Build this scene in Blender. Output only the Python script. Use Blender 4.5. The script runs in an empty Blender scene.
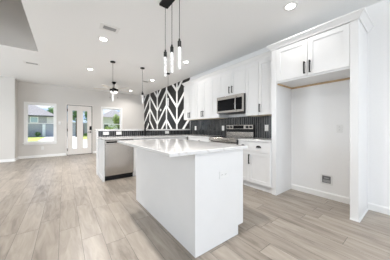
import bpy, bmesh, math, random
from mathutils import Vector, Matrix
random.seed(7)
S = bpy.context.scene
COL = S.collection
# ------------------------------------------------------------------ camera
cam_d = bpy.data.cameras.new('camera'); cam = bpy.data.objects.new('camera', cam_d); COL.objects.link(cam)
cam_d.sensor_width = 36.0; cam_d.lens = 173.27 / 390 * 36; cam_d.shift_y = -2.07 / 390
cam_d.clip_start = .05; cam_d.clip_end = 500
cam.location = (0, 0, 1.10); cam.rotation_euler = (math.pi / 2, 0, -.647)
S.camera = cam
# ------------------------------------------------------------------ sky, sun, exposure
SKY_STRENGTH = .5
SUN_STRENGTH = 3.4
LAMP_W = 12.0
BACK_FILL_W = 26.0           # daylight lamp added to brighten the room, one per back wall opening
SIDE_FILL_W = 56.0          # daylight lamp added in the side wall opening to brighten the far end
EXPOSURE = 1.31
S.view_settings.view_transform = 'Standard'; S.view_settings.look = 'None'
S.view_settings.gamma = 1; S.view_settings.use_curve_mapping = False
S.view_settings.exposure = EXPOSURE
S.cycles.use_denoising = True
S.cycles.max_bounces = 10; S.cycles.diffuse_bounces = 6; S.cycles.sample_clamp_indirect = 6
w = bpy.data.worlds.new('sky'); S.world = w; w.use_nodes = True
nt = w.node_tree; N = nt.nodes; L = nt.links; N.clear()
out = N.new('ShaderNodeOutputWorld'); bg = N.new('ShaderNodeBackground')
tc = N.new('ShaderNodeTexCoord'); sep = N.new('ShaderNodeSeparateXYZ'); L.new(tc.outputs['Generated'], sep.inputs[0])
ramp = N.new('ShaderNodeValToRGB'); L.new(sep.outputs['Z'], ramp.inputs[0])
ramp.color_ramp.elements[0].position = 0.0; ramp.color_ramp.elements[0].color = (.50, .68, .95, 1)
ramp.color_ramp.elements[1].position = .45; ramp.color_ramp.elements[1].color = (.26, .47, .88, 1)
cl = N.new('ShaderNodeTexNoise'); cl.inputs['Scale'].default_value = 7; cl.inputs['Detail'].default_value = 6
mp = N.new('ShaderNodeMapping'); mp.inputs['Scale'].default_value = (1, 1, 2.6); L.new(tc.outputs['Generated'], mp.inputs[0]); L.new(mp.outputs[0], cl.inputs['Vector'])
cr = N.new('ShaderNodeValToRGB'); cr.color_ramp.elements[0].position = .50; cr.color_ramp.elements[1].position = .66; L.new(cl.outputs['Fac'], cr.inputs[0])
mx = N.new('ShaderNodeMixRGB'); L.new(cr.outputs[0], mx.inputs[0]); L.new(ramp.outputs[0], mx.inputs[1]); mx.inputs[2].default_value = (.95, .97, 1, 1)
L.new(mx.outputs[0], bg.inputs[0]); bg.inputs[1].default_value = SKY_STRENGTH; L.new(bg.outputs[0], out.inputs[0])
sd = bpy.data.lights.new('sun', 'SUN'); sd.energy = SUN_STRENGTH; sd.angle = .02; sd.color = (1, .96, .9)
sun = bpy.data.objects.new('sun', sd); COL.objects.link(sun); sun.rotation_mode = 'QUATERNION'; sun.rotation_quaternion = Vector((.45, .42, 1.0)).to_track_quat('Z', 'Y')

def daylight_fill(loc, rot, sx, sy, wt):  # unseen area lamp, added as fill in the manner of window light
    ld = bpy.data.lights.new('daylight_fill', 'AREA'); ld.shape = 'RECTANGLE'; ld.size = sx; ld.size_y = sy; ld.energy = wt; ld.color = (.86, .94, 1)
    lo = bpy.data.objects.new('daylight_fill', ld); COL.objects.link(lo); lo.location = loc; lo.rotation_euler = rot
for xd in (-2.9, .9): daylight_fill((xd, -3.62, 1.22), (math.pi / 2 + .15, 0, 0), 2.9, 2.3, BACK_FILL_W)
daylight_fill((-5.22, 5.0, 1.45), (math.pi / 2 + .4, 0, -math.pi / 2), 2.6, 1.7, SIDE_FILL_W)

# ------------------------------------------------------------------ materials
def mat(name, col, rough=.5, metal=0.0, var=.03, scale=6.0, bump=0.0, spec=.5, emit=None, estr=0, coat=0):
    m = bpy.data.materials.new(name); m.use_nodes = True
    n = m.node_tree.nodes; l = m.node_tree.links; b = n['Principled BSDF']
    b.inputs['Roughness'].default_value = rough; b.inputs['Metallic'].default_value = metal
    b.inputs['Specular IOR Level'].default_value = spec; b.inputs['Coat Weight'].default_value = coat
    t = n.new('ShaderNodeTexCoord'); no = n.new('ShaderNodeTexNoise'); no.inputs['Scale'].default_value = scale; no.inputs['Detail'].default_value = 4
    l.new(t.outputs['Object'], no.inputs['Vector'])
    r = n.new('ShaderNodeValToRGB')
    r.color_ramp.elements[0].position = .3; r.color_ramp.elements[1].position = .7
    r.color_ramp.elements[0].color = tuple(c * (1 - var) for c in col) + (1,)
    r.color_ramp.elements[1].color = tuple(min(1, c * (1 + var)) for c in col) + (1,)
    l.new(no.outputs['Fac'], r.inputs[0]); l.new(r.outputs[0], b.inputs['Base Color'])
    if bump:
        bp = n.new('ShaderNodeBump'); bp.inputs['Strength'].default_value = bump; bp.inputs['Distance'].default_value = .004
        l.new(no.outputs['Fac'], bp.inputs['Height']); l.new(bp.outputs[0], b.inputs['Normal'])
    if emit: b.inputs['Emission Color'].default_value = tuple(emit) + (1,); b.inputs['Emission Strength'].default_value = estr
    return m
M = {}
M['wall'] = mat('wall_paint', (.68, .658, .63), .7, var=.012, scale=90, bump=.05)
M['wall_lit'] = mat('wall_paint_lit', (.89, .89, .89), .6, var=.012, scale=90, bump=.05)  # same wall paint, lightened to stand in for stronger light on the kitchen side
M['ceiling'] = mat('ceiling_paint', (.88, .885, .885), .85, var=.015, scale=110, bump=.08)
M['trim'] = mat('white_trim_paint', (.90, .90, .89), .4, var=.01)
M['door'] = mat('door_paint', (.80, .765, .73), .45, var=.01)
M['cab'] = mat('white_cabinet_paint', (.79, .79, .79), .35, var=.01)
M['black'] = mat('matte_black_metal', (.008, .008, .009), .5, var=.1, spec=.25)
M['gap'] = mat('dark_weatherstrip', (.03, .028, .026), .8)
M['steel'] = mat('brushed_stainless', (.50, .475, .45), .2, 1.0, var=.06, scale=3)
M['darkglass'] = mat('black_glass', (.006, .006, .007), .05, var=.1, spec=.12)
M['accent'] = mat('black_accent_paint', (.010, .010, .0105), .35, var=.08, spec=.3)
M['plastic'] = mat('white_plastic', (.80, .80, .79), .35, var=.01)
M['slot'] = mat('dark_slot', (.10, .10, .10), .6)
M['greyvent'] = mat('grey_grille', (.36, .36, .36), .5)
M['pine'] = mat('raw_pine', (.56, .40, .24), .7, var=.15, scale=20)
M['maple'] = mat('maple_underside', (.76, .67, .52), .6, var=.08, scale=12)
M['darkgrey'] = mat('dark_grey_recess', (.16, .16, .165), .6)
M['lens'] = mat('lit_lens', (.9, .9, .9), .4, emit=(1, .96, .9), estr=6)
M['fanblade'] = mat('pale_fan_blade', (.78, .75, .70), .5, var=.05)
M['opal'] = mat('opal_glass', (.85, .85, .82), .2, emit=(1, .96, .9), estr=.55)
M['concrete'] = mat('pale_concrete', (.60, .58, .55), .9, var=.06, scale=2)
M['lawn'] = mat('lawn_green', (.36, .42, .10), .9, var=.35, scale=4)
M['brick'] = mat('grey_house_wall', (.42, .41, .43), .9, var=.1, scale=8)
M['siding'] = mat('pale_siding', (.72, .69, .67), .8, var=.06, scale=3)
M['roof'] = mat('grey_shingle', (.27, .25, .25), .9, var=.15, scale=6)
M['garage'] = mat('garage_door_grey', (.44, .44, .47), .7, var=.03)
M['leafdark'] = mat('leaf_green', (.13, .24, .06), .7, var=.5, scale=3)
M['leaflight'] = mat('leaf_yellow_green', (.30, .38, .10), .7, var=.5, scale=3)
M['bark'] = mat('bark', (.12, .09, .06), .9, var=.2)
M['paleblue'] = mat('house_window_glass', (.45, .55, .60), .15, var=.05)

def nodes_of(name, rough=.5):
    m = bpy.data.materials.new(name); m.use_nodes = True
    return m, m.node_tree.nodes, m.node_tree.links, m.node_tree.nodes['Principled BSDF']
def math_node(n, l, op, a, b=None, c=None):
    x = n.new('ShaderNodeMath'); x.operation = op
    for i, v in enumerate((a, b, c)):
        if v is None: continue
        if isinstance(v, (int, float)): x.inputs[i].default_value = v
        else: l.new(v, x.inputs[i])
    return x.outputs[0]
# wood look plank floor: 18 cm planks running along Y
def floor_mat():
    m, n, l, b = nodes_of('wood_look_plank_tile')
    t = n.new('ShaderNodeTexCoord'); s = n.new('ShaderNodeSeparateXYZ'); l.new(t.outputs['Object'], s.inputs[0])
    PW, PL = .178, .92
    xr = math_node(n, l, 'DIVIDE', math_node(n, l, 'ADD', s.outputs['X'], .395), PW)
    row = math_node(n, l, 'FLOOR', xr); fx = math_node(n, l, 'FRACT', xr)
    wn = n.new('ShaderNodeTexWhiteNoise'); wn.noise_dimensions = '1D'; l.new(row, wn.inputs['W'])
    yr = math_node(n, l, 'ADD', math_node(n, l, 'DIVIDE', s.outputs['Y'], PL), math_node(n, l, 'MULTIPLY', wn.outputs['Value'], 7.3))
    colm = math_node(n, l, 'FLOOR', yr); fy = math_node(n, l, 'FRACT', yr)
    cv = n.new('ShaderNodeCombineXYZ'); l.new(row, cv.inputs[0]); l.new(colm, cv.inputs[1])
    wn2 = n.new('ShaderNodeTexWhiteNoise'); wn2.noise_dimensions = '3D'; l.new(cv.outputs[0], wn2.inputs['Vector'])
    # joints
    ex = math_node(n, l, 'MINIMUM', fx, math_node(n, l, 'SUBTRACT', 1.0, fx))
    ey = math_node(n, l, 'MINIMUM', fy, math_node(n, l, 'SUBTRACT', 1.0, fy))
    jx = math_node(n, l, 'LESS_THAN', math_node(n, l, 'MULTIPLY', ex, PW), .0016)
    jy = math_node(n, l, 'LESS_THAN', math_node(n, l, 'MULTIPLY', ey, PL), .0022)
    joint = math_node(n, l, 'MAXIMUM', jx, jy)
    # grain
    off = n.new('ShaderNodeCombineXYZ')
    l.new(math_node(n, l, 'MULTIPLY', s.outputs['X'], 9.0), off.inputs[0])
    l.new(math_node(n, l, 'ADD', math_node(n, l, 'MULTIPLY', s.outputs['Y'], 1.3), math_node(n, l, 'MULTIPLY', wn2.outputs['Value'], 40)), off.inputs[1])
    l.new(math_node(n, l, 'MULTIPLY', wn2.outputs['Value'], 20), off.inputs[2])
    g = n.new('ShaderNodeTexNoise'); g.inputs['Scale'].default_value = 1.6; g.inputs['Detail'].default_value = 6; g.inputs['Roughness'].default_value = .6; g.inputs['Distortion'].default_value = .8
    l.new(off.outputs[0], g.inputs['Vector'])
    tone = math_node(n, l, 'ADD', math_node(n, l, 'MULTIPLY', g.outputs['Fac'], .95), math_node(n, l, 'MULTIPLY', wn2.outputs['Value'], .22))
    r = n.new('ShaderNodeValToRGB'); l.new(tone, r.inputs[0])
    e = r.color_ramp.elements
    e[0].position = .28; e[0].color = (.17, .142, .113, 1); e[1].position = .80; e[1].color = (.42, .37, .315, 1)
    x = r.color_ramp.elements.new(.52); x.color = (.305, .264, .222, 1)
    mj = n.new('ShaderNodeMixRGB'); l.new(joint, mj.inputs[0]); l.new(r.outputs[0], mj.inputs[1]); mj.inputs[2].default_value = (.12, .108, .095, 1)
    l.new(mj.outputs[0], b.inputs['Base Color'])
    b.inputs['Roughness'].default_value = .35
    bp = n.new('ShaderNodeBump'); bp.inputs['Strength'].default_value = .25; bp.inputs['Distance'].default_value = .003
    l.new(math_node(n, l, 'SUBTRACT', math_node(n, l, 'MULTIPLY', g.outputs['Fac'], .3), joint), bp.inputs['Height']); l.new(bp.outputs[0], b.inputs['Normal'])
    return m
M['floor'] = floor_mat()
def quartz_mat():
    m, n, l, b = nodes_of('white_veined_quartz')
    t = n.new('ShaderNodeTexCoord')
    mp = n.new('ShaderNodeMapping'); mp.inputs['Rotation'].default_value = (0, 0, .7); mp.inputs['Scale'].default_value = (1.0, 2.2, 1); l.new(t.outputs['Object'], mp.inputs[0])
    g = n.new('ShaderNodeTexNoise'); g.inputs['Scale'].default_value = 1.5; g.inputs['Detail'].default_value = 7; g.inputs['Distortion'].default_value = 1.4; l.new(mp.outputs[0], g.inputs['Vector'])
    a = math_node(n, l, 'ABSOLUTE', math_node(n, l, 'SUBTRACT', g.outputs['Fac'], .5))
    r = n.new('ShaderNodeValToRGB'); l.new(a, r.inputs[0])
    r.color_ramp.elements[0].position = 0; r.color_ramp.elements[0].color = (.60, .585, .57, 1)
    r.color_ramp.elements[1].position = .016; r.color_ramp.elements[1].color = (.72, .715, .71, 1)
    l.new(r.outputs[0], b.inputs['Base Color']); b.inputs['Roughness'].default_value = .09
    return m
M['quartz'] = quartz_mat()
def tile_mat(axis):
    m, n, l, b = nodes_of('charcoal_stacked_tile_' + axis)
    t = n.new('ShaderNodeTexCoord'); s = n.new('ShaderNodeSeparateXYZ'); l.new(t.outputs['Object'], s.inputs[0])
    u = math_node(n, l, 'DIVIDE', s.outputs[axis], .052); v = math_node(n, l, 'DIVIDE', math_node(n, l, 'SUBTRACT', s.outputs['Z'], .89), .155)
    fu = math_node(n, l, 'FRACT', u); fv = math_node(n, l, 'FRACT', v)
    eu = math_node(n, l, 'MULTIPLY', math_node(n, l, 'MINIMUM', fu, math_node(n, l, 'SUBTRACT', 1.0, fu)), .052)
    ev = math_node(n, l, 'MULTIPLY', math_node(n, l, 'MINIMUM', fv, math_node(n, l, 'SUBTRACT', 1.0, fv)), .155)
    j = math_node(n, l, 'LESS_THAN', eu, .0034)
    cv = n.new('ShaderNodeCombineXYZ'); l.new(math_node(n, l, 'FLOOR', u), cv.inputs[0]); l.new(math_node(n, l, 'FLOOR', v), cv.inputs[1])
    wn = n.new('ShaderNodeTexWhiteNoise'); l.new(cv.outputs[0], wn.inputs['Vector'])
    r = n.new('ShaderNodeValToRGB'); l.new(wn.outputs['Value'], r.inputs[0]); r.color_ramp.elements[0].color = (.012, .013, .014, 1); r.color_ramp.elements[1].color = (.032, .034, .036, 1)
    mj = n.new('ShaderNodeMixRGB'); l.new(j, mj.inputs[0]); l.new(r.outputs[0], mj.inputs[1]); mj.inputs[2].default_value = (.19, .19, .19, 1)
    l.new(mj.outputs[0], b.inputs['Base Color']); b.inputs['Roughness'].default_value = .16
    bp = n.new('ShaderNodeBump'); bp.inputs['Strength'].default_value = .4; bp.inputs['Distance'].default_value = .004
    l.new(math_node(n, l, 'MINIMUM', math_node(n, l, 'MINIMUM', eu, ev), .008), bp.inputs['Height']); l.new(bp.outputs[0], b.inputs['Normal'])
    return m
M['tileY'] = tile_mat('Y'); M['tileX'] = tile_mat('X')
def crystal_mat():
    m, n, l, b = nodes_of('lit_bubble_crystal')
    t = n.new('ShaderNodeTexCoord'); v = n.new('ShaderNodeTexVoronoi'); v.inputs['Scale'].default_value = 38; l.new(t.outputs['Object'], v.inputs['Vector'])
    r = n.new('ShaderNodeValToRGB'); l.new(v.outputs['Distance'], r.inputs[0]); r.color_ramp.elements[0].color = (1, 1, 1, 1); r.color_ramp.elements[1].color = (.35, .35, .35, 1)
    l.new(r.outputs[0], b.inputs['Base Color']); l.new(r.outputs[0], b.inputs['Emission Color']); b.inputs['Emission Strength'].default_value = .12
    b.inputs['Roughness'].default_value = .1; b.inputs['Transmission Weight'].default_value = .25
    return m
M['crystal'] = crystal_mat()
def glass_mat():
    m, n, l, b = nodes_of('window_glass')
    tr = n.new('ShaderNodeBsdfTransparent'); gl = n.new('ShaderNodeBsdfGlossy'); gl.inputs['Roughness'].default_value = .02
    f = n.new('ShaderNodeFresnel'); f.inputs['IOR'].default_value = 1.12; mxs = n.new('ShaderNodeMixShader')
    no = n.new('ShaderNodeTexNoise'); no.inputs['Scale'].default_value = 2
    rr = n.new('ShaderNodeValToRGB'); l.new(no.outputs['Fac'], rr.inputs[0]); rr.color_ramp.elements[0].color = (.96, .98, .97, 1); rr.color_ramp.elements[1].color = (1, 1, 1, 1); l.new(rr.outputs[0], tr.inputs[0])
    l.new(f.outputs[0], mxs.inputs[0]); l.new(tr.outputs[0], mxs.inputs[1]); l.new(gl.outputs[0], mxs.inputs[2]); l.new(mxs.outputs[0], n['Material Output'].inputs[0])
    return m
M['glass'] = glass_mat()

# ------------------------------------------------------------------ helpers
def ident(u, z, d): return (u, d, z)
class B:
    """collects simple shapes into one mesh"""
    def __init__(s): s.bm = bmesh.new()
    def box(s, a, b):
        x0, y0, z0 = (min(a[i], b[i]) for i in range(3)); x1, y1, z1 = (max(a[i], b[i]) for i in range(3))
        v = [s.bm.verts.new(p) for p in ((x0,y0,z0),(x1,y0,z0),(x1,y1,z0),(x0,y1,z0),(x0,y0,z1),(x1,y0,z1),(x1,y1,z1),(x0,y1,z1))]
        for f in ((3,2,1,0),(4,5,6,7),(0,1,5,4),(1,2,6,5),(2,3,7,6),(3,0,4,7)): s.bm.faces.new([v[i] for i in f])
        return s
    def prism(s, pts, d):
        """closed polygon pts (3d) extruded along vector d"""
        a = [s.bm.verts.new(p) for p in pts]; b = [s.bm.verts.new(tuple(p[i] + d[i] for i in range(3))) for p in pts]
        n = len(pts); s.bm.faces.new(a); s.bm.faces.new(b[::-1])
        for i in range(n): s.bm.faces.new((a[i], b[i], b[(i + 1) % n], a[(i + 1) % n]))
        return s
    def lathe(s, c, prof, seg=20, axis='Z'):
        rings = []
        for r, h in prof:
            ring = []
            for k in range(seg):
                t = 2 * math.pi * k / seg; q = (r * math.cos(t), r * math.sin(t), h)
                q = {'Z': q, 'X': (h, q[0], q[1]), 'Y': (q[0], h, q[1])}[axis]
                ring.append(s.bm.verts.new((c[0] + q[0], c[1] + q[1], c[2] + q[2])))
            rings.append(ring)
        for a, b in zip(rings, rings[1:]):
            for k in range(seg): s.bm.faces.new((a[k], a[(k + 1) % seg], b[(k + 1) % seg], b[k]))
        s.bm.faces.new(rings[0][::-1]); s.bm.faces.new(rings[-1])
        return s
    def tube(s, pts, r, seg=10):
        rings = []; P = [Vector(p) for p in pts]
        for i, p in enumerate(P):
            t = (P[min(i + 1, len(P) - 1)] - P[max(i - 1, 0)]).normalized()
            u = t.cross(Vector((0, 0, 1)) if abs(t.z) < .9 else Vector((1, 0, 0))).normalized(); v = t.cross(u)
            rings.append([s.bm.verts.new(p + u * r * math.cos(2 * math.pi * k / seg) + v * r * math.sin(2 * math.pi * k / seg)) for k in range(seg)])
        for a, b in zip(rings, rings[1:]):
            for k in range(seg): s.bm.faces.new((a[k], a[(k + 1) % seg], b[(k + 1) % seg], b[k]))
        s.bm.faces.new(rings[0][::-1]); s.bm.faces.new(rings[-1])
        return s
    def sweep(s, path, prof, side):
        """profile (outward, z) swept along a plan polyline with mitred corners"""
        n = len(path); rings = []
        nor = []
        for i in range(n - 1):
            dx, dy = path[i + 1][0] - path[i][0], path[i + 1][1] - path[i][1]; q = math.hypot(dx, dy)
            nor.append((side * dy / q, -side * dx / q))
        for i in range(n):
            if i == 0: m = nor[0]
            elif i == n - 1: m = nor[-1]
            else:
                a, b = nor[i - 1], nor[i]; k = 1 + a[0] * b[0] + a[1] * b[1]; m = ((a[0] + b[0]) / k, (a[1] + b[1]) / k)
            rings.append([s.bm.verts.new((path[i][0] + m[0] * d, path[i][1] + m[1] * d, z)) for d, z in prof])
        k = len(prof)
        for a, b in zip(rings, rings[1:]):
            for j in range(k): s.bm.faces.new((a[j], a[(j + 1) % k], b[(j + 1) % k], b[j]))
        s.bm.faces.new(rings[0][::-1]); s.bm.faces.new(rings[-1])
        return s
    def build(s, name, m, parent=None, bevel=0, smooth=False):
        bmesh.ops.recalc_face_normals(s.bm, faces=s.bm.faces[:])
        me = bpy.data.meshes.new(name); s.bm.to_mesh(me); s.bm.free()
        o = bpy.data.objects.new(name, me); COL.objects.link(o); me.materials.append(M[m])
        if smooth:
            for p in me.polygons: p.use_smooth = True
            try: me.set_sharp_from_angle(angle=math.radians(40))
            except Exception: pass
        if bevel:
            b = o.modifiers.new('edge', 'BEVEL'); b.width = bevel; b.segments = 2; b.limit_method = 'ANGLE'
        if parent:
            o.parent = parent
            if parent.type == 'EMPTY': o.matrix_parent_inverse = Matrix.Translation(-parent.location)
        return o
def thing(name, loc, label, cat, group=None):
    o = bpy.data.objects.new(name, None); COL.objects.link(o); o.location = loc; o.empty_display_size = .1
    o['label'] = label; o['category'] = cat
    if group: o['group'] = group
    return o
def tag(o, label, cat, group=None):
    o['label'] = label; o['category'] = cat
    if group: o['group'] = group
    return o
def struct(o): o['kind'] = 'structure'; return o
def dup(root, loc, label):
    r = root.copy(); COL.objects.link(r); r.location = loc; r['label'] = label
    for ch in list(root.children):
        c = ch.copy(); COL.objects.link(c); c.parent = r; c.matrix_parent_inverse = ch.matrix_parent_inverse.copy()
        for g in list(ch.children):
            d = g.copy(); COL.objects.link(d); d.parent = c
    return r

# ------------------------------------------------------------------ room shell
W, FA, CE = 3.284, 8.648, 2.745
NX, NY = -1.30, 8.14          # window nook: its left side wall, and the wall left of it
YB, XL = -3.6, -5.2           # unseen back wall, its openings made up for the fill lamps, far left wall
fl = B(); fl.box((XL, YB, -.12), (W + .2, FA + .16, 0)); struct(fl.build('floor', 'floor'))
VX0, VX1, VY0, VY1 = -1.7, -.44, 1.2, 5.045
c = B()
c.box((VX1, YB, CE), (W + .2, FA + .16, CE + .3)); c.box((XL, YB, CE), (VX0, FA + .16, CE + .3))
c.box((VX0, VY1, CE), (VX1, FA + .16, CE + .3)); c.box((VX0, YB, CE), (VX1, VY0, CE + .3))
struct(c.build('ceiling', 'ceiling'))
c = B(); Z2 = 4.5
k = .006
c.box((VX0 - .1, VY1 - k, CE + .001), (VX1 + .1, VY1 - .0005, Z2)); c.box((VX0 - .1, VY0 + .0005, CE + .001), (VX1 + .1, VY0 + k, Z2))
c.box((VX0 + .0005, VY0 + k, CE + .001), (VX0 + k, VY1 - k, Z2)); c.box((VX1 - k, VY0 + k, CE + .001), (VX1 - .0005, VY1 - k, Z2)); c.box((VX0 - .1, VY0 - .1, Z2), (VX1 + .1, VY1 + .1, Z2 + .1))
struct(c.build('ceiling_recess', 'wall'))
def wall_holes(x0, x1, y0, y1, z1, holes, name, m):
    q = B(); xs = x0
    for hx0, hx1, hz0, hz1 in sorted(holes):
        q.box((xs, y0, 0), (hx0, y1, z1))
        if hz0 > 0: q.box((hx0, y0, 0), (hx1, y1, hz0))
        q.box((hx0, y0, hz1), (hx1, y1, z1)); xs = hx1
    q.box((xs, y0, 0), (x1, y1, z1)); return struct(q.build(name, m))
wall_holes(NX - .12, W + .2, FA, FA + .16, CE, [(-1.085, -.30, .575, 1.98), (.087, .972, 0, 2.035), (1.375, 2.14, .575, 1.98)], 'wall_far', 'wall')
struct(B().box((W, YB, 0), (W + .2, FA, CE)).build('wall_right', 'wall_lit'))
struct(B().box((NX - .12, NY, 0), (NX, FA, CE)).build('wall_nook', 'wall'))
struct(B().box((XL, NY, 0), (NX - .12, NY + .12, CE)).build('wall_left', 'wall'))
q = B()
for a, b_ in (((YB, 0), (3.7, CE)), ((6.3, 0), (NY + .12, CE)), ((3.7, 0), (6.3, .6)), ((3.7, 2.3), (6.3, CE))): q.box((XL - .15, a[0], a[1]), (XL, b_[0], b_[1]))  # opening made up for the side fill lamp, out of view
struct(q.build('wall_side', 'wall'))
wall_holes(XL - .15, W + .2, YB - .15, YB, CE, [(-4.35, -1.45, .02, 2.42), (-.55, 2.35, .02, 2.42)], 'wall_back', 'wall')  # openings made up for the fill lamps behind the camera
BBP = [(0, 0), (.014, 0), (.014, .075), (.008, .09), (0, .09)]
def baseboard(name, path, side): struct(B().sweep(path, BBP, side).build(name, 'trim'))
baseboard('baseboard_far', [(NX, FA), (.06, FA)], 1)
baseboard('baseboard_far_right', [(1.0, FA), (W - .02, FA)], 1)
baseboard('baseboard_left', [(XL, NY), (NX, NY), (NX, FA - .016)], 1)
baseboard('baseboard_alcove', [(W, 1.449), (W, .545)], 1)
baseboard('baseboard_right', [(W, .462), (W, YB)], 1)
# windows ---------------------------------------------------------------------
def window(name, x0, x1, z0=.575, z1=1.98):
    g = 1e-3
    cs = B()                                            # casing and jamb liner
    t = .065
    for a, b_ in (((x0 - t, z0 - .01), (x0, z1 + t)), ((x1, z0 - .01), (x1 + t, z1 + t)), ((x0, z1), (x1, z1 + t))):
        cs.box((a[0], FA - .016, a[1]), (b_[0], FA - g, b_[1]))
    f = struct(cs.build(name, 'trim'))
    s = B(); s.box((x0 - .09, FA - .06, z0 - .035), (x1 + .09, FA - g, z0 - .011)); s.box((x0 - .065, FA - .016, z0 - .095), (x1 + .065, FA - g, z0 - .035)); s.build('window_sill', 'trim', f)
    j = B()
    for a, b_ in (((x0, z0), (x0 + .011, z1)), ((x1 - .011, z0), (x1, z1)), ((x0 + .011, z1 - .011), (x1 - .011, z1)), ((x0 + .011, z0), (x1 - .011, z0 + .011))):
        j.box((a[0], FA - .001, a[1]), (b_[0], FA + .15, b_[1]))
    j.build('window_jamb', 'trim', f)
    zm = 1.272
    for nm, a, b_, y in (('lower_sash', z0 + .011, zm + .016, FA + .05), ('upper_sash', zm - .016, z1 - .011, FA + .085)):
        q = B(); X0, X1, k = x0 + .011, x1 - .011, .02
        q.box((X0, y, a), (X0 + k, y + .03, b_)); q.box((X1 - k, y, a), (X1, y + .03, b_)); q.box((X0 + k, y, a), (X1 - k, y + .03, a + k)); q.box((X0 + k, y, b_ - k), (X1 - k, y + .03, b_))
        sh = q.build(nm, 'trim', f); B().box((X0 + k, y + .012, a + k), (X1 - k, y + .016, b_ - k)).build('pane', 'glass', sh)
window('window_1', -1.085, -.30)
window('window_2', 1.375, 2.14)
# front door ----------------------------------------------------------------------
dx0, dx1, dz = .108, .952, 2.018
q = B(); y0, y1 = FA + .012, FA + .056
lx = [(.268, .428), (.632, .792)]; lz0, lz1 = .25, 1.815
q.box((dx0, y0, .012), (lx[0][0], y1, dz)); q.box((lx[0][1], y0, .012), (lx[1][0], y1, dz)); q.box((lx[1][1], y0, .012), (dx1, y1, dz))
for a, b_ in lx: q.box((a, y0, .012), (b_, y1, lz0)); q.box((a, y0, lz1), (b_, y1, dz))
door = struct(q.build('door_1', 'door'))
for a, b_ in lx:
    q = B()
    for (ax, az), (bx, bz) in (((a - .018, lz0 - .018), (a + .006, lz1 + .018)), ((b_ - .006, lz0 - .018), (b_ + .018, lz1 + .018)), ((a + .006, lz0 - .018), (b_ - .006, lz0 + .006)), ((a + .006, lz1 - .006), (b_ - .006, lz1 + .018))):
        q.box((ax, y0 - .008, az), (bx, y0, bz))
    lf = q.build('lite_frame', 'door', door); B().box((a, y0 + .02, lz0), (b_, y0 + .026, lz1)).build('pane', 'glass', lf)
for z in (.22, 1.02, 1.82): B().box((dx0 - .020, FA - .016, z - .055), (dx0 + .008, y0, z + .055)).build('hinge', 'black', door)
q = B(); q.box((.868, y0 - .024, 1.01), (.942, y0, 1.175)); dl = q.build('smart_lock', 'black', door, bevel=.006); dl['label'] = 'black keypad deadbolt'
q = B(); q.lathe((.905, y0, .925), [(.03, 0), (.03, -.012), (.012, -.014), (.012, -.05)], 16, 'Y'); q.box((.80, y0 - .058, .916), (.912, y0 - .042, .934)); q.build('door_handle', 'black', door, smooth=True)
q = B(); q.box((.089, FA - .004, 0), (.0985, FA + .16, 2.033)); q.box((.9605, FA - .004, 0), (.970, FA + .16, 2.033)); q.box((.0985, FA - .004, 2.0255), (.9605, FA + .16, 2.033)); struct(q.build('trim_1', 'gap'))
q = B()
for a, b_ in (((.055, 0), (.087, 2.075)), ((.972, 0), (1.004, 2.075)), ((.087, 2.037), (.972, 2.075))): q.box((a[0], FA - .014, a[1]), (b_[0], FA - .001, b_[1]))
struct(q.build('trim_2', 'door'))
struct(B().box((.1, FA - .02, .0005), (.96, FA + .16, .011)).build('trim_3', 'gap'))

# ------------------------------------------------------------------ chevron wall
AX = W - .012
ac = thing('chevron_feature_wall', (AX, 6.6, 0), 'black feature wall beyond the bar with white chevron wood strips', 'accent wall')
B().box((AX, 4.62, 0), (W - .001, FA - .002, CE - .002)).build('black_panel', 'accent', ac)
SY = [8.646, 7.89, 7.07, 6.21, 5.41, 4.60]; hw = .042
def strip(y0, z0, y1, z1, v=False):
    if v: B().box((AX - .014, y0 - hw, z0), (AX - .0005, y0 + hw, z1)).build('chevron_strip', 'trim', ac); return
    if z0 > z1: y0, z0, y1, z1 = y1, z1, y0, z0
    sl = (y1 - y0) / (z1 - z0); k = .06
    lo, hi = .02, CE - .003
    if z0 > hi - .08 or z1 < lo: return
    pts = [(y0, z0 - k), (y0, z0 + k), (y1, z1 + k), (y1, z1 - k)]
    poly = []
    for i in range(4):
        p, r = pts[i], pts[(i + 1) % 4]
        if p[1] <= hi: poly.append(p)
        if (p[1] - hi) * (r[1] - hi) < 0:
            t = (hi - p[1]) / (r[1] - p[1]); poly.append((p[0] + t * (r[0] - p[0]), hi))
    if len(poly) >= 3: B().prism([(AX - .012, a, b_) for a, b_ in poly], (.0115, 0, 0)).build('chevron_strip', 'trim', ac)
for y in SY[1:5]: strip(y, .02, y, CE - .003, True)
for k in range(5):
    zp = 3.19 - k * .587
    zv = zp - .755
    zs = [zp - .70, zp, zv, zp, zv, zv + .76]
    for i in range(5): strip(SY[i], zs[i], SY[i + 1], zs[i + 1])
q = B(); q.lathe((AX - .0005, 6.73, 1.86), [(.055, 0), (.055, -.02), (.04, -.03)], 20, 'X'); tag(q.build('wall_sensor', 'plastic', None, smooth=True), 'small round white disc mounted on the black chevron wall', 'sensor')

# ------------------------------------------------------------------ peninsula half wall, ledge, tile
PY = 4.60
struct(B().box((.612, PY, 0), (W - .015, PY + .12, 1.028)).build('wall_peninsula', 'wall_lit'))
tag(B().box((.585, PY - .03, 1.029), (W - .015, PY + .155, 1.066)).build('bar_ledge', 'quartz', None, bevel=.004), 'long white quartz ledge capping the tiled half wall', 'ledge')
tag(B().box((.64, PY - .01, .893), (W - .012, PY - .0005, 1.028)).build('tile_strip', 'tileX'), 'low strip of charcoal tile under the bar ledge', 'backsplash')
tag(B().box((W - .01, 1.535, .893), (W - .0005, PY - .012, 1.36)).build('tile_backsplash', 'tileY'), 'tall charcoal vertical tile backsplash behind the range', 'backsplash')

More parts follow.
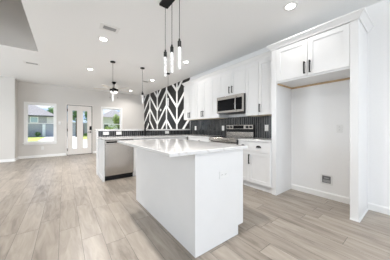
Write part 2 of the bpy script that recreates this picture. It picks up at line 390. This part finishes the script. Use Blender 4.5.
# ------------------------------------------------------------------ cabinet building
def mapper(face, p):
    if face == '-X': return lambda u, z, d: (p - d, u, z)
    if face == '+X': return lambda u, z, d: (p + d, u, z)
    return lambda u, z, d: (u, p - d, z)
def shaker(name, face, p, u0, u1, z0, z1, parent, th=.02, rail=.058, m='cab'):
    f = mapper(face, p); q = B(); g = .0028; u0 += g; u1 -= g; z0 += g; z1 -= g
    bx = lambda a, b_: q.box(f(*a), f(*b_))
    r = min(rail, (z1 - z0) * .36, (u1 - u0) * .3)
    bx((u0, z0, .0005), (u0 + r, z1, th)); bx((u1 - r, z0, .0005), (u1, z1, th)); bx((u0 + r, z0, .0005), (u1 - r, z0 + r, th)); bx((u0 + r, z1 - r, .0005), (u1 - r, z1, th))
    bx((u0 + r, z0 + r, .0005), (u1 - r, z1 - r, th - .011))
    return q.build(name, m, parent)
def slab(name, face, p, u0, u1, z0, z1, parent, th=.02):
    f = mapper(face, p); g = .0018
    return B().box(f(u0 + g, z0 + g, .0005), f(u1 - g, z1 - g, th)).build(name, 'cab', parent)
def bar_pull(face, p, u, z0, z1, parent, th=.02):
    f = mapper(face, p); q = B(); h = .008
    q.box(f(u - h, z0, th + .026), f(u + h, z1, th + .038))
    for z in (z0 + .012, z1 - .012): q.box(f(u - .005, z - .005, th), f(u + .005, z + .005, th + .027))
    return q.build('handle', 'black', parent)
def cup_pull(face, p, u, z, parent, th=.02, wd=.05, ht=.034):
    f = mapper(face, p); q = B(); seg, rg = 14, 6; rows = []
    for i in range(rg + 1):
        e = (math.pi / 2) * i / rg; row = []
        for k in range(seg + 1):
            t = math.pi * k / seg
            row.append(q.bm.verts.new(f(u - wd * math.cos(t) * math.cos(e * .92), z + ht * math.sin(t) * math.cos(e * .92), th + .026 * math.sin(e))))
        rows.append(row)
    for a, b_ in zip(rows, rows[1:]):
        for k in range(seg): q.bm.faces.new((a[k], a[k + 1], b_[k + 1], b_[k]))
    return q.build('cup_pull', 'black', parent, smooth=True)
def carcass(face, p, u0, u1, z0, z1, depth, parent, m='cab', name='cabinet_box'):
    f = mapper(face, p); return B().box(f(u0 + .0006, z0, 0), f(u1 - .0006, z1, -depth)).build(name, m, parent)

# upper cabinets on the right wall
UX = 2.965; UD = W - .011 - UX; UZ0, UZ1 = 1.345, 2.39
def upper(u0, u1, z0, z1, doors, label, handles, nm='upper_cabinet'):
    t = thing(nm, (W - .011, (u0 + u1) / 2, z0), label, 'cabinet', 'upper cabinets on the right wall')
    carcass('-X', UX, u0, u1, z0 + .002, z1, UD, t)
    f = mapper('-X', UX); B().box(f(u0 + .02, z0 - .004, -.005), f(u1 - .02, z0 + .0015, -UD)).build('underside', 'maple', t)
    for (a, b_), h in zip(doors, handles):
        d = shaker('door', '-X', UX, a, b_, z0, z1 - .03, t)
        if h is not None: bar_pull('-X', UX, h, z0 + .055, z0 + .205, d)
    return t
upper(3.86, 4.47, UZ0, UZ1, [(3.86, 4.165), (4.165, 4.47)], 'white double-door wall cabinet next to the chevron wall', [4.13, 4.20])
upper(3.25, 3.86, UZ0, UZ1, [(3.25, 3.555), (3.555, 3.86)], 'white double-door wall cabinet, second from the chevron wall', [3.52, 3.59])
upper(2.955, 3.25, UZ0, UZ1, [(2.955, 3.25)], 'narrow white wall cabinet left of the microwave', [None])
upper(2.195, 2.955, 1.812, UZ1, [(2.195, 2.575), (2.575, 2.955)], 'short white double-door wall cabinet above the microwave', [2.535, 2.615])
upper(1.90, 2.195, UZ0, UZ1, [(1.90, 2.195)], 'narrow white wall cabinet right of the microwave', [None])
upper(1.533, 1.90, UZ0, UZ1, [(1.533, 1.90)], 'white wall cabinet with one black handle, beside the refrigerator surround', [1.865])
CRP = [(0, 0), (.010, 0), (.016, .018), (.048, .058), (.060, .064), (.060, .082), (0, .082)]
crp = lambda z, k=1: [(d * k + .0005, z + h) for d, h in CRP]
fl_ = B(); fl_.sweep([(UX - .0, 1.605), (UX - .0, 4.472), (W - .013, 4.472)], crp(UZ1 + .0008), -1); tag(fl_.build('crown_molding', 'cab'), 'long white crown moulding on top of the upper wall cabinets', 'moulding')

# refrigerator surround
FX = 2.77; y0, y1, y2, y3 = .464, .5416, 1.4512, 1.531
t = thing('refrigerator_surround', (FX, (y0 + y3) / 2, 0), 'tall white refrigerator surround with an empty alcove and two doors on top', 'cabinet')
for a, b_ in ((y0, y1), (y2, y3)): B().box((FX - .02, a, .0), (W - .001, b_, 2.378)).build('side_panel', 'cab', t, bevel=.002)
B().box((FX, y1, 1.823), (W - .002, y2, 2.378)).build('cabinet_box', 'cab', t)
ym = .998
d = shaker('door', '-X', FX, y1, ym, 1.845, 2.372, t, rail=.062); bar_pull('-X', FX, ym - .035, 1.875, 2.045, d)
d = shaker('door', '-X', FX, ym, y2, 1.845, 2.372, t, rail=.062); bar_pull('-X', FX, ym + .035, 1.875, 2.045, d)
B().sweep([(W - .002, y0), (FX - .02, y0), (FX - .02, y3), (UX - .02, y3)], crp(2.378), -1).build('crown', 'cab', t)
B().box((FX - .0205, y0 + .001, 2.379), (W - .002, y3 - .001, 2.455)).build('top_board', 'cab', t)
B().box((W - .024, y1, 1.797), (W - .002, y2, 1.8225)).build('wood_cleat', 'pine', t)
B().box((FX + .02, y2 - .02, 1.803), (W - .025, y2 - .0005, 1.8225)).build('wood_cleat', 'pine', t)
q = B(); q.sweep([(W - .002, y0), (FX - .02, y0), (FX - .02, y1 + .0)], [(0.0005, 0), (.012, 0), (.008, .014), (.0005, .018)], -1); q.build('shoe_molding', 'cab', t)

# base cabinets right wall
BX = 2.735; BZ = .852; CT = .892
def base(face, p, u0, u1, depth, label, drawers, doors, sink=False, name='base_cabinet', group='base cabinets'):
    f = mapper(face, p); c0 = f((u0 + u1) / 2, 0, -depth)
    t = thing(name, c0, label, 'cabinet', group)
    carcass(face, p, u0, u1, .105, BZ, depth, t)
    B().box(f(u0 + .001, 0, -.045), f(u1 - .001, .1045, -depth)).build('toe_kick', 'cab', t)
    zt = .665
    for a, b_ in drawers:
        d = slab('drawer', face, p, a, b_, zt, BZ - .008, t); cup_pull(face, p, (a + b_) / 2, .755, d)
    for a, b_, h in doors:
        d = shaker('door', face, p, a, b_, .115, (zt if drawers else BZ - .008), t)
        if h: bar_pull(face, p, h, zt - .22, zt - .045, d)
    return t
bd = W - .012 - BX
base('-X', BX, 1.533, 1.965, bd, 'white base cabinet beside the refrigerator surround', [(1.533, 1.965)], [(1.533, 1.965, 1.932)])
base('-X', BX, 1.965, 2.193, bd, 'narrow white base cabinet right of the range', [(1.965, 2.193)], [(1.965, 2.193, 2.16)])
base('-X', BX, 2.957, 3.90, bd, 'wide white base cabinet left of the range', [(2.957, 3.90)], [(2.957, 3.43, 3.39), (3.43, 3.90, 3.47)])
# peninsula base
PF = 3.965
t = thing('peninsula_end_panel', (.655, 4.28, 0), 'white end panel left of the dishwasher', 'panel'); B().box((.640, PF - .02, 0), (.664, PY - .0135, BZ)).build('panel', 'cab', t); B().box((.628, PF - .01, 0), (.6395, PY - .014, .09)).build('baseboard', 'cab', t)
base('-Y', PF, 1.252, 2.10, PY - .012 - PF, 'white sink base cabinet right of the dishwasher', [], [(1.252, 1.676, 1.64), (1.676, 2.10, 1.71)])
base('-Y', PF, 2.10, 2.70, PY - .012 - PF, 'white base cabinet in the corner of the peninsula', [(2.10, 2.70)], [(2.10, 2.70, 2.14)])
# dishwasher
t = thing('dishwasher', (.955, 4.25, 0), 'stainless steel dishwasher built into the end of the peninsula', 'dishwasher')
B().box((.668, PF, .10), (1.248, PY - .02, BZ - .006)).build('tub', 'slot', t)
dd = B().box((.670, PF - .028, .105), (1.246, PF - .0005, .762)).build('door', 'steel', t, bevel=.004)
B().box((.670, PF - .028, .764), (1.246, PF - .0005, BZ - .012)).build('control_panel', 'steel', t, bevel=.003)
B().box((.69, PF - .0295, .785), (.90, PF - .0282, .818)).build('display', 'darkglass', t)
B().box((.670, PF + .03, .0), (1.246, PF + .3, .099)).build('toe_kick', 'black', t)
# countertops
def top(name, boxes, label, m='quartz', bev=.004):
    q = B()
    for a, b_ in boxes: q.box(a, b_)
    return tag(q.build(name, m, None, bevel=bev), label, 'countertop')
CX = 2.705
top('countertop', [((CX, 1.534, BZ + .001), (W - .012, 2.192, CT))], 'short white quartz countertop between range and refrigerator surround')
q = B(); q.prism([(.622, PF - .04, BZ + .001), (CX, PF - .04, BZ + .001), (CX, 2.958, BZ + .001), (W - .012, 2.958, BZ + .001), (W - .012, PY - .0115, BZ + .001), (.622, PY - .0115, BZ + .001)], (0, 0, CT - BZ - .001))
tag(q.build('countertop', 'quartz', None, bevel=.004), 'L-shaped white quartz countertop along peninsula and wall left of range', 'countertop')
# faucet
FXU = 1.725
t = thing('faucet', (FXU, 4.50, CT), 'matte black gooseneck faucet on the peninsula counter', 'faucet')
q = B(); pts = [(FXU, 4.50, CT + .001)]
for k in range(0, 13):
    a = math.pi * k / 12; pts.append((FXU + .02 - .02 * math.cos(a), 4.50 - .11 + .11 * math.cos(a), 1.18 + .10 * math.sin(a)))
pts.append((FXU + .04, 4.28, 1.13)); q.tube(pts, .016, 12); q.build('spout', 'black', t, smooth=True)
q = B(); q.lathe((FXU, 4.50, CT + .001), [(.03, 0), (.03, .012), (.025, .02), (.025, .17), (.015, .18)], 18); q.build('base', 'black', t, smooth=True)
B().lathe((FXU + .04, 4.28, 1.06), [(.014, 0), (.019, .01), (.019, .07), (.014, .075)], 14).build('spray_head', 'black', t, smooth=True)
q = B(); q.tube([(FXU + .02, 4.50, 1.0), (FXU + .06, 4.50, 1.01), (FXU + .095, 4.50, 1.05)], .008); q.build('lever', 'black', t, smooth=True)

# range
R0, R1 = 2.196, 2.954
t = thing('range', (2.95, 2.575, 0), 'stainless steel electric range with black glass cooktop under the microwave', 'stove')
B().box((2.68, R0, .09), (W - .03, R1, .872)).build('oven_body', 'black', t)
B().box((2.70, R0 + .01, 0), (W - .03, R1 - .01, .0895)).build('toe_kick', 'black', t)
B().box((2.64, R0, .8725), (W - .032, R1, .8985)).build('cooktop_rim', 'steel', t, bevel=.003)
B().box((2.665, R0 + .015, .899), (3.19, R1 - .015, .905)).build('cooktop', 'darkglass', t)
B().box((2.622, R0 + .001, .818), (2.679, R1 - .001, .872)).build('front_panel', 'steel', t, bevel=.004)
d = B().box((2.632, R0 + .002, .25), (2.679, R1 - .002, .80)).build('oven_door', 'steel', t, bevel=.004)
B().box((2.629, R0 + .09, .36), (2.6315, R1 - .09, .68)).build('oven_glass', 'darkglass', d)
q = B(); q.tube([(2.585, R0 + .05, .765), (2.585, R1 - .05, .765)], .012); q.box((2.585, R0 + .06, .757), (2.633, R0 + .08, .773)); q.box((2.585, R1 - .08, .757), (2.633, R1 - .06, .773)); q.build('oven_handle', 'steel', d, smooth=True)
B().box((2.632, R0 + .002, .10), (2.679, R1 - .002, .242)).build('drawer', 'steel', t, bevel=.004)
B().box((3.215, R0, .9), (W - .035, R1, 1.01)).build('backguard', 'steel', t)
B().box((3.225, R0 + .004, 1.0105), (W - .035, R1 - .004, 1.072)).build('vent_slot', 'black', t)
cp = B().box((3.205, R0, 1.0725), (W - .035, R1, 1.17)).build('control_panel', 'steel', t, bevel=.004)
B().box((3.2025, 2.44, 1.085), (3.2048, 2.735, 1.158)).build('display', 'darkglass', cp)
for y in (2.25, 2.345, 2.80, 2.895):
    q = B(); q.lathe((3.2045, y, 1.12), [(.029, 0), (.027, -.012), (.021, -.014), (.019, -.03)], 18, 'X'); q.build('knob', 'black', cp, smooth=True)
# microwave
t = thing('microwave', (3.08, 2.575, 1.43), 'stainless steel over-the-range microwave with black glass door', 'microwave')
B().box((2.905, R0 + .002, 1.432), (W - .012, R1 - .002, 1.806)).build('body', 'black', t)
q = B(); X0, X1 = 2.872, 2.904; wy0, wy1, wz0, wz1 = 2.225, 2.925, 1.485, 1.735
q.box((X0, R0 + .003, 1.437), (X1, wy0, 1.805)); q.box((X0, wy1, 1.437), (X1, R1 - .003, 1.805)); q.box((X0, wy0, 1.437), (X1, wy1, wz0)); q.box((X0, wy0, wz1), (X1, wy1, 1.805))
d = q.build('door', 'steel', t, bevel=.002)
B().box((X0 + .004, wy0, wz0), (X1 - .004, wy1, wz1)).build('door_glass', 'darkglass', d)
B().box((X0 + .002, 2.235, 1.50), (X0 + .0038, 2.33, 1.72)).build('control_panel', 'darkglass', d)
q = B(); q.tube([(X0 + .002, 2.368, 1.475), (X0 - .035, 2.368, 1.50), (X0 - .042, 2.368, 1.61), (X0 - .035, 2.368, 1.735), (X0 + .002, 2.368, 1.76)], .011); q.build('handle', 'steel', d, smooth=True)
B().box((2.91, R0 + .03, 1.424), (W - .02, R1 - .03, 1.4315)).build('vent_grille', 'slot', t)

# ------------------------------------------------------------------ island
IX0, IX1, IY0, IY1, IZ = .884, 1.520, 1.165, 2.670, .880
t = thing('kitchen_island', (1.2, 1.92, 0), 'large white panelled kitchen island in the middle of the floor', 'island')
B().prism([(IX0, IY0, 0), (IX1 - .080, IY0, 0), (IX1 - .080, IY0, .092), (IX1, IY0, .092), (IX1, IY0, IZ), (IX0, IY0, IZ)], (0, IY1 - IY0, 0)).build('body', 'cab', t)
B().sweep([(IX1 - .082, IY0), (IX0, IY0), (IX0, IY1)], [(.0005, 0), (.010, 0), (.007, .014), (.0005, .017)], 1).build('shoe_molding', 'trim', t)
B().box((IX0 - .005, IY0 - .005, .018), (IX0 + .016, IY0 + .016, IZ - .001)).build('corner_trim', 'cab', t)
for k in range(3):
    a = IY0 + .012 + k * .493; b_ = a + .493
    d = slab('drawer', '+X', IX1, a, b_, .70, IZ - .01, t); cup_pull('+X', IX1, (a + b_) / 2, .78, d)
    d = shaker('door', '+X', IX1, a, b_, .105, .70, t); bar_pull('+X', IX1, b_ - .05, .46, .65, d)
top('countertop', [((.618, 1.128, .8825), (1.552, 2.690, .9135))], 'white marble-look quartz slab on the kitchen island')

# ------------------------------------------------------------------ outlets, switches
def plate(name, face, p, u, z, wd, ht, label, cat, kind='outlet', group=None):
    f = mapper(face, p); t = thing(name, f(u, z, 0), label, cat, group)
    B().box(f(u - wd / 2, z - ht / 2, .0006), f(u + wd / 2, z + ht / 2, .007)).build('cover_plate', 'plastic', t, bevel=.002)
    hz = wd > ht
    for s in (-1, 1):
        du, dzz = (s * wd * .2, 0) if hz else (0, s * ht * .2)
        if kind == 'outlet':
            k = .013
            e = B().box(f(u + du - k, z + dzz - k, .0072), f(u + du + k, z + dzz + k, .0092)).build('receptacle', 'plastic', t)
            q = B()
            for sg in (-1, 1): q.box(f(u + du + sg * .005 - .0012, z + dzz - .004, .0093), f(u + du + sg * .005 + .0012, z + dzz + .005, .0098))
            q.build('slots', 'slot', e)
        elif s == 1: B().box(f(u - .012, z - .022, .0072), f(u + .012, z + .022, .011)).build('rocker', 'plastic', t)
    return t
og = 'wall outlets'
plate('electrical_outlet', '-Y', PY - .010, .80, .972, .125, .078, 'leftmost white outlet on the tile strip, at the open end of the ledge', 'outlet', group=og)
plate('electrical_outlet', '-Y', PY - .010, 1.09, .972, .125, .078, 'white outlet on the tile strip, above the right side of the dishwasher', 'outlet', group=og)
plate('electrical_outlet', '-Y', PY - .010, 2.43, .972, .125, .078, 'white outlet on the tile strip below the chevron wall', 'outlet', group=og)
plate('electrical_outlet', '-X', W - .010, 4.30, 1.095, .078, .125, 'white outlet on the tall tile, near the end of the bar ledge', 'outlet', group=og)
plate('electrical_outlet', '-X', W - .010, 3.13, 1.095, .078, .125, 'white outlet on the tall tile, just left of the range', 'outlet', group=og)
plate('electrical_outlet', '-X', W - .010, 1.925, 1.10, .078, .125, 'white outlet on the tall tile between range and refrigerator surround', 'outlet', group=og)
plate('electrical_outlet', '-X', W, .762, 1.09, .074, .118, 'white outlet at chest height inside the empty refrigerator alcove', 'outlet', group=og)
plate('electrical_outlet', '-Y', FA, -.645, .345, .074, .118, 'small white outlet low on the wall under the large window', 'outlet', group=og)
plate('electrical_outlet', '-Y', IY0, 1.222, .655, .118, .074, 'white outlet on the end panel of the kitchen island', 'outlet', group=og)
plate('light_switch', '-Y', FA, -.144, 1.294, .074, .118, 'white light switch between the large window and the front door', 'switch', kind='switch')
t = thing('water_outlet_box', (W, .925, .29), 'square recessed water supply box low in the refrigerator alcove', 'outlet box')
q = B(); f = mapper('-X', W); u, z, o, i = .925, .292, .078, .056
for a, b_ in (((u - o, z - o), (u - i, z + o)), ((u + i, z - o), (u + o, z + o)), ((u - i, z - o), (u + i, z - i)), ((u - i, z + i), (u + i, z + o))): q.box(f(a[0], a[1], .0006), f(b_[0], b_[1], .009))
q.build('frame', 'plastic', t); B().box(f(u - i, z - i, .0006), f(u + i, z + i, .002)).build('recess', 'darkgrey', t)
q = B(); q.box(f(u - .03, z + .012, .0022), f(u + .03, z + .03, .008)); q.build('valve', 'greyvent', t)
B().box(f(u - .045, z - .045, .0022), f(u + .045, z - .005, .006)).build('supply_plate', 'greyvent', t)

# ------------------------------------------------------------------ ceiling fixtures
def downlight():
    t = thing('recessed_downlight', (0, 0, CE), '', 'ceiling light', 'recessed ceiling downlights')
    q = B(); seg = 28; pr = [(.086, -.0008), (.086, -.005), (.058, -.008), (.056, -.004)]
    q.lathe((0, 0, CE), pr, seg); q.build('trim_ring', 'plastic', t, smooth=True)
    B().lathe((0, 0, CE), [(.055, -.0085), (.055, -.0095), (.035, -.011)], seg).build('lens', 'lens', t, smooth=True)
    t.location = (0, 0, CE); return t
pos = [(.58, 3.58, 'round recessed downlight by the ceiling vent, nearest above the peninsula end'),
       (.58, 5.63, 'round recessed downlight left of the ceiling fan rod, over the dining area'),
       (2.42, 3.58, 'round recessed downlight in front of the left upper cabinets'),
       (2.42, 5.64, 'round recessed downlight near the top of the chevron wall'),
       (2.44, 1.09, 'round recessed downlight in front of the refrigerator surround'),
       (2.34, 7.80, 'farthest round recessed downlight, close to the far wall')]
d0 = downlight()
for i, (x, y, lb) in enumerate(pos):
    if i == 0: d0['label'] = lb
    else: dup(d0, (x, y, CE), lb)
d0.location = (pos[0][0], pos[0][1], CE)
for x, y, pw in [(.58, 3.58, 1), (.58, 5.63, 1.7), (2.42, 3.58, .13), (2.42, 5.64, .7), (2.44, 1.09, .11), (2.34, 7.8, .6), (.58, 1.1, .9), (.58, -1.2, .7), (2.44, -1.2, .25), (-2.9, 6.5, .55)]:  # lamps without a fixture are unseen, added to brighten the room
    ld = bpy.data.lights.new('downlight_or_fill_lamp', 'AREA'); ld.shape = 'DISK'; ld.size = .13; ld.energy = LAMP_W * pw; ld.color = (1, .965, .93); ld.spread = math.radians(150)
    lo = bpy.data.objects.new('downlight_or_fill_lamp', ld); COL.objects.link(lo); lo.location = (x, y, CE - .02)
def register(loc, wx, wy, label, ns=6):
    t = thing('ceiling_vent', (loc[0], loc[1], CE), label, 'vent', 'ceiling air vents')
    x, y = loc; k = .045; q = B()
    for a, b_ in (((x - wx / 2 - k, y - wy / 2 - k), (x - wx / 2, y + wy / 2 + k)), ((x + wx / 2, y - wy / 2 - k), (x + wx / 2 + k, y + wy / 2 + k)), ((x - wx / 2, y - wy / 2 - k), (x + wx / 2, y - wy / 2)), ((x - wx / 2, y + wy / 2), (x + wx / 2, y + wy / 2 + k))):
        q.box((a[0], a[1], CE - .010), (b_[0], b_[1], CE - .0008))
    q.build('frame', 'plastic', t); B().box((x - wx / 2, y - wy / 2, CE - .003), (x + wx / 2, y + wy / 2, CE - .0008)).build('backing', 'slot', t)
    for j in range(ns):
        yy = y - wy / 2 + wy * (j + .5) / ns; h = wy / ns * .30
        B().prism([(x - wx / 2, yy - h, CE - .0035), (x - wx / 2, yy - h + .003, CE - .0032), (x - wx / 2, yy + h + .003, CE - .0115), (x - wx / 2, yy + h, CE - .012)], (wx, 0, 0)).build('slat', 'greyvent', t)
register((.60, 3.125), .19, .10, 'rectangular ceiling vent above the near downlight')
register((-.65, 6.0), .22, .10, 'rectangular ceiling vent over the left living area, beyond the ceiling recess')
register((2.30, 5.95), .16, .08, 'small ceiling vent next to the downlight by the chevron wall', 4)

# linear island pendant
px = 1.06
t = thing('island_pendant_light', (px, 1.87, CE), 'black rectangular ceiling pendant with three crystal tubes above the island', 'pendant light')
B().box((px - .06, 1.58, CE - .032), (px + .06, 2.105, CE - .001)).build('canopy', 'black', t, bevel=.003)
for y in (2.05, 1.875, 1.70):
    cd = B().tube([(px, y, CE - .032), (px, y, 2.12)], .0032, 8).build('cord', 'black', t)
    sk = B().lathe((px, y, 2.03), [(.021, 0), (.021, .066), (.012, .070), (.010, .095), (.004, .10)], 18).build('socket', 'black', t, smooth=True)
    B().lathe((px, y, 1.775), [(.014, 0), (.0185, .004), (.0185, .25), (.016, .2545)], 18).build('crystal_tube', 'crystal', t, smooth=True)
# single pendants over the bar ledge
p0 = thing('bar_pendant_light', (0, PY + .055, CE), '', 'pendant light', 'slim pendants over the bar ledge')
B().lathe((0, PY + .055, CE), [(.058, -.001), (.058, -.022), (.01, -.026)], 22).build('canopy', 'black', p0, smooth=True)
B().tube([(0, PY + .055, CE - .026), (0, PY + .055, 2.10)], .0035, 8).build('cord', 'black', p0)
B().lathe((0, PY + .055, 2.0), [(.024, 0), (.024, .062), (.012, .068), (.010, .10), (.004, .105)], 16).build('socket', 'black', p0, smooth=True)
B().lathe((0, PY + .055, 1.765), [(.018, 0), (.024, .005), (.024, .23), (.02, .2345)], 16).build('crystal_tube', 'crystal', p0, smooth=True)
for i, (x, lb) in enumerate([(.965, 'slim black and glass pendant hanging in front of the ceiling fan'), (1.715, 'slim black and glass pendant left of the chevron wall'), (2.50, 'slim black and glass pendant hanging in front of the chevron wall')]):
    if i == 0: p0['label'] = lb
    else: dup(p0, (x, PY + .055, CE), lb)
p0.location.x = .965

# ceiling fan
fx, fy = 1.43, 6.72
t = thing('ceiling_fan', (fx, fy, CE), 'ceiling fan with black housing and white light in the dining area', 'fan')
B().lathe((fx, fy, CE), [(.07, -.001), (.07, -.03), (.03, -.075), (.016, -.08)], 20).build('canopy', 'black', t, smooth=True)
B().lathe((fx, fy, 2.53), [(.014, 0), (.014, .14)], 10).build('downrod', 'black', t)
B().lathe((fx, fy, 2.41), [(.125, 0), (.14, .012), (.14, .075), (.10, .098), (.05, .11), (.03, .13)], 26).build('motor_housing', 'black', t, smooth=True)
B().lathe((fx, fy, 2.409), [(.12, 0), (.115, -.035), (.085, -.07), (.04, -.088)], 24).build('light_bowl', 'opal', t, smooth=True)
for k in range(5):
    a = math.radians(12 + 72 * k); q = B(); ca, sa = math.cos(a), math.sin(a)
    tr = lambda r, s_, z: (fx + r * ca - s_ * sa, fy + r * sa + s_ * ca, z)
    q.prism([tr(.15, -.05, 2.474), tr(.30, -.065, 2.474), tr(.64, -.07, 2.474), tr(.66, -.05, 2.474), tr(.66, .05, 2.486), tr(.64, .07, 2.486), tr(.30, .065, 2.486), tr(.15, .05, 2.486)], (0, 0, .006))
    q.build('blade', 'fanblade', t)
for s, zz in ((-1, 2.17), (1, 2.17)):
    ch = B(); x, y = fx + s * .118 , fy - s * .05
    ch.tube([(x, y, 2.42), (x, y, zz + .03)], .0012, 6); ch.lathe((x, y, zz), [(.006, 0), (.012, .012), (.006, .032)], 10); ch.build('pull_chain', 'gap', t)

# ------------------------------------------------------------------ outside
GZ = -.35
struct(B().box((-40, FA + .2, GZ - .1), (60, 25.5, GZ)).build('ground', 'concrete'))
o = B().box((-40, 25.5, GZ - .1), (-2.35, 90, GZ)).build('lawn', 'lawn'); struct(o)
o = B().box((1.75, 25.5, GZ - .1), (60, 90, GZ)).build('lawn_right', 'lawn'); struct(o)
struct(B().box((-2.35, 25.5, GZ - .1), (1.75, 90, GZ)).build('driveway', 'concrete'))
struct(B().box((-8, FA + .17, 2.75), (8, FA + 2.1, 2.9)).build('sun_block_slab', 'trim'))  # unseen slab added to keep direct sun out of the far windows
struct(B().box((-8, FA + .162, -.25), (8, FA + 2.4, -.10)).build('porch_slab', 'concrete'))
struct(B().box((-30, -40, GZ - .1), (30, YB - .01, GZ + .2)).build('backyard_slab', 'concrete'))
# neighbour house A
HY = 38
t = thing('neighbor_house', (-3, HY + 5, GZ), 'grey house across the street with a wide garage door, seen through the large window', 'house')
B().box((-9, HY, GZ), (-1.3, HY + 10, 3.1)).build('wall', 'brick', t)
B().box((-1.3, HY + .001, GZ), (2.3, HY + 9, 2.05)).build('garage_wing', 'brick', t)
B().box((-1.28, HY - .3, 2.051), (2.6, HY + 9.2, 2.2)).build('wing_roof', 'trim', t)
B().box((-2.45, HY - .12, GZ), (1.9, HY - .02, 1.66)).build('garage_door', 'garage', t)
q = B(); q.box((-2.85, HY - .25, GZ), (-2.46, HY - .01, 1.70)); q.build('column', 'trim', t)
B().box((-9.6, HY - .6, 2.98), (-.9, HY + 10.4, 3.14)).build('eave', 'slot', t)
q = B(); ez = 3.14
v = [q.bm.verts.new(p) for p in ((-9.6, HY - .6, ez), (-.9, HY - .6, ez), (-.9, HY + 10.4, ez), (-9.6, HY + 10.4, ez), (-5.8, HY + 4.9, 5.5), (-4.75, HY + 4.9, 5.5))]
for fc in ((0, 1, 5, 4), (1, 2, 5), (2, 3, 4, 5), (3, 0, 4), (3, 2, 1, 0)): q.bm.faces.new([v[i] for i in fc])
q.build('roof', 'roof', t)
wf = B().box((-4.35, HY - .10, 1.95), (-3.35, HY - .01, 2.90)).build('window', 'trim', t); B().box((-4.25, HY - .115, 2.03), (-3.45, HY - .101, 2.82)).build('pane', 'paleblue', wf)
B().box((-2.3, HY - .05, 1.85), (-1.32, HY - .005, 2.92)).build('siding_panel', 'siding', t)
# neighbour house B
t = thing('neighbor_house', (9, HY + 4, GZ), 'pale house with a pointed grey hip roof, seen through the small window', 'house')
B().box((6.0, HY, GZ), (12.2, HY + 8, 3.2)).build('wall', 'siding', t)
B().box((3.0, HY + .05, GZ), (5.99, HY + 7, 2.1)).build('wing', 'brick', t)
q = B(); ez = 3.201
v = [q.bm.verts.new(p) for p in ((5.7, HY - .5, ez), (12.7, HY - .5, ez), (12.7, HY + 8.5, ez), (5.7, HY + 8.5, ez), (8.4, HY + 3.8, 5.05), (8.9, HY + 3.8, 5.05))]
for fc in ((0, 1, 5, 4), (1, 2, 5), (2, 3, 4, 5), (3, 0, 4), (3, 2, 1, 0)): q.bm.faces.new([v[i] for i in fc])
q.build('roof', 'roof', t)
wf = B().box((6.2, HY - .07, .6), (7.1, HY - .005, 2.0)).build('window', 'trim', t); B().box((6.28, HY - .08, .68), (7.02, HY - .071, 1.92)).build('pane', 'slot', wf)
def tree(name, x, y, z0, z1, r, mname, label, cat='tree', nl=1300, trunk=True):
    t = thing(name, (x, y, GZ), label, cat)
    q = B(); rnd = random.Random(int(x * 100 + y)); zc, rz = (z0 + z1) / 2, (z1 - z0) / 2
    lumps = [(rnd.uniform(-.5, .5) * r, rnd.uniform(-.5, .5) * r, rnd.uniform(-.5, .5) * rz, rnd.uniform(.45, .65)) for _ in range(9)]
    for i in range(nl):
        lx_, ly_, lz_, k = lumps[i % 9]
        d = Vector((rnd.gauss(0, 1), rnd.gauss(0, 1), rnd.gauss(0, 1))).normalized() * (rnd.random() ** .4)
        p = Vector((x + lx_ + d.x * r * k, y + ly_ + d.y * r * k, max(GZ + .05, zc + lz_ + d.z * rz * k)))
        a = Vector((rnd.gauss(0, 1), rnd.gauss(0, 1), rnd.gauss(0, 1))).normalized(); b_ = a.orthogonal().normalized(); s_ = .06 * r + .05
        q.bm.faces.new([q.bm.verts.new(p + a * s_), q.bm.verts.new(p + b_ * s_ * .7), q.bm.verts.new(p - a * s_), q.bm.verts.new(p - b_ * s_ * .7)])
    q.build('foliage', mname, t)
    if trunk: B().lathe((x, y, GZ), [(.05 * r + .04, 0), (.035 * r + .03, zc - GZ)], 10).build('trunk', 'bark', t)
    return t
tree('tree', 1.55, 33.5, 2.2, 5.0, 1.0, 'leafdark', 'leafy green tree seen at the top of the left door pane')
tree('tree', 4.1, 36.0, 1.5, 5.6, 1.5, 'leafdark', 'leafy green tree seen at the top of the right door pane')
tree('tree', -1.75, 52, 2.5, 6.9, 1.5, 'leafdark', 'green tree rising behind the roof of the grey house')
tree('tree', 7.45, 31.5, .6, 3.7, .9, 'leaflight', 'bright green young tree at the right of the small window')
tree('shrub', 5.9, 30.5, GZ, 1.75, .8, 'leaflight', 'bright green shrub low in the small window', 'shrub', 700, False)
tree('shrub', -3.3, 37.0, GZ, .55, .45, 'leafdark', 'dark shrub beside the garage of the grey house', 'shrub', 500, False)
tree('shrub', -5.2, 37.0, GZ, .75, .6, 'leafdark', 'dark shrub at the left edge of the large window view', 'shrub', 500, False)
tree('shrub', 3.3, 36.5, GZ, .5, .55, 'leafdark', 'dark shrub behind the lawn in the right door pane', 'shrub', 500, False)
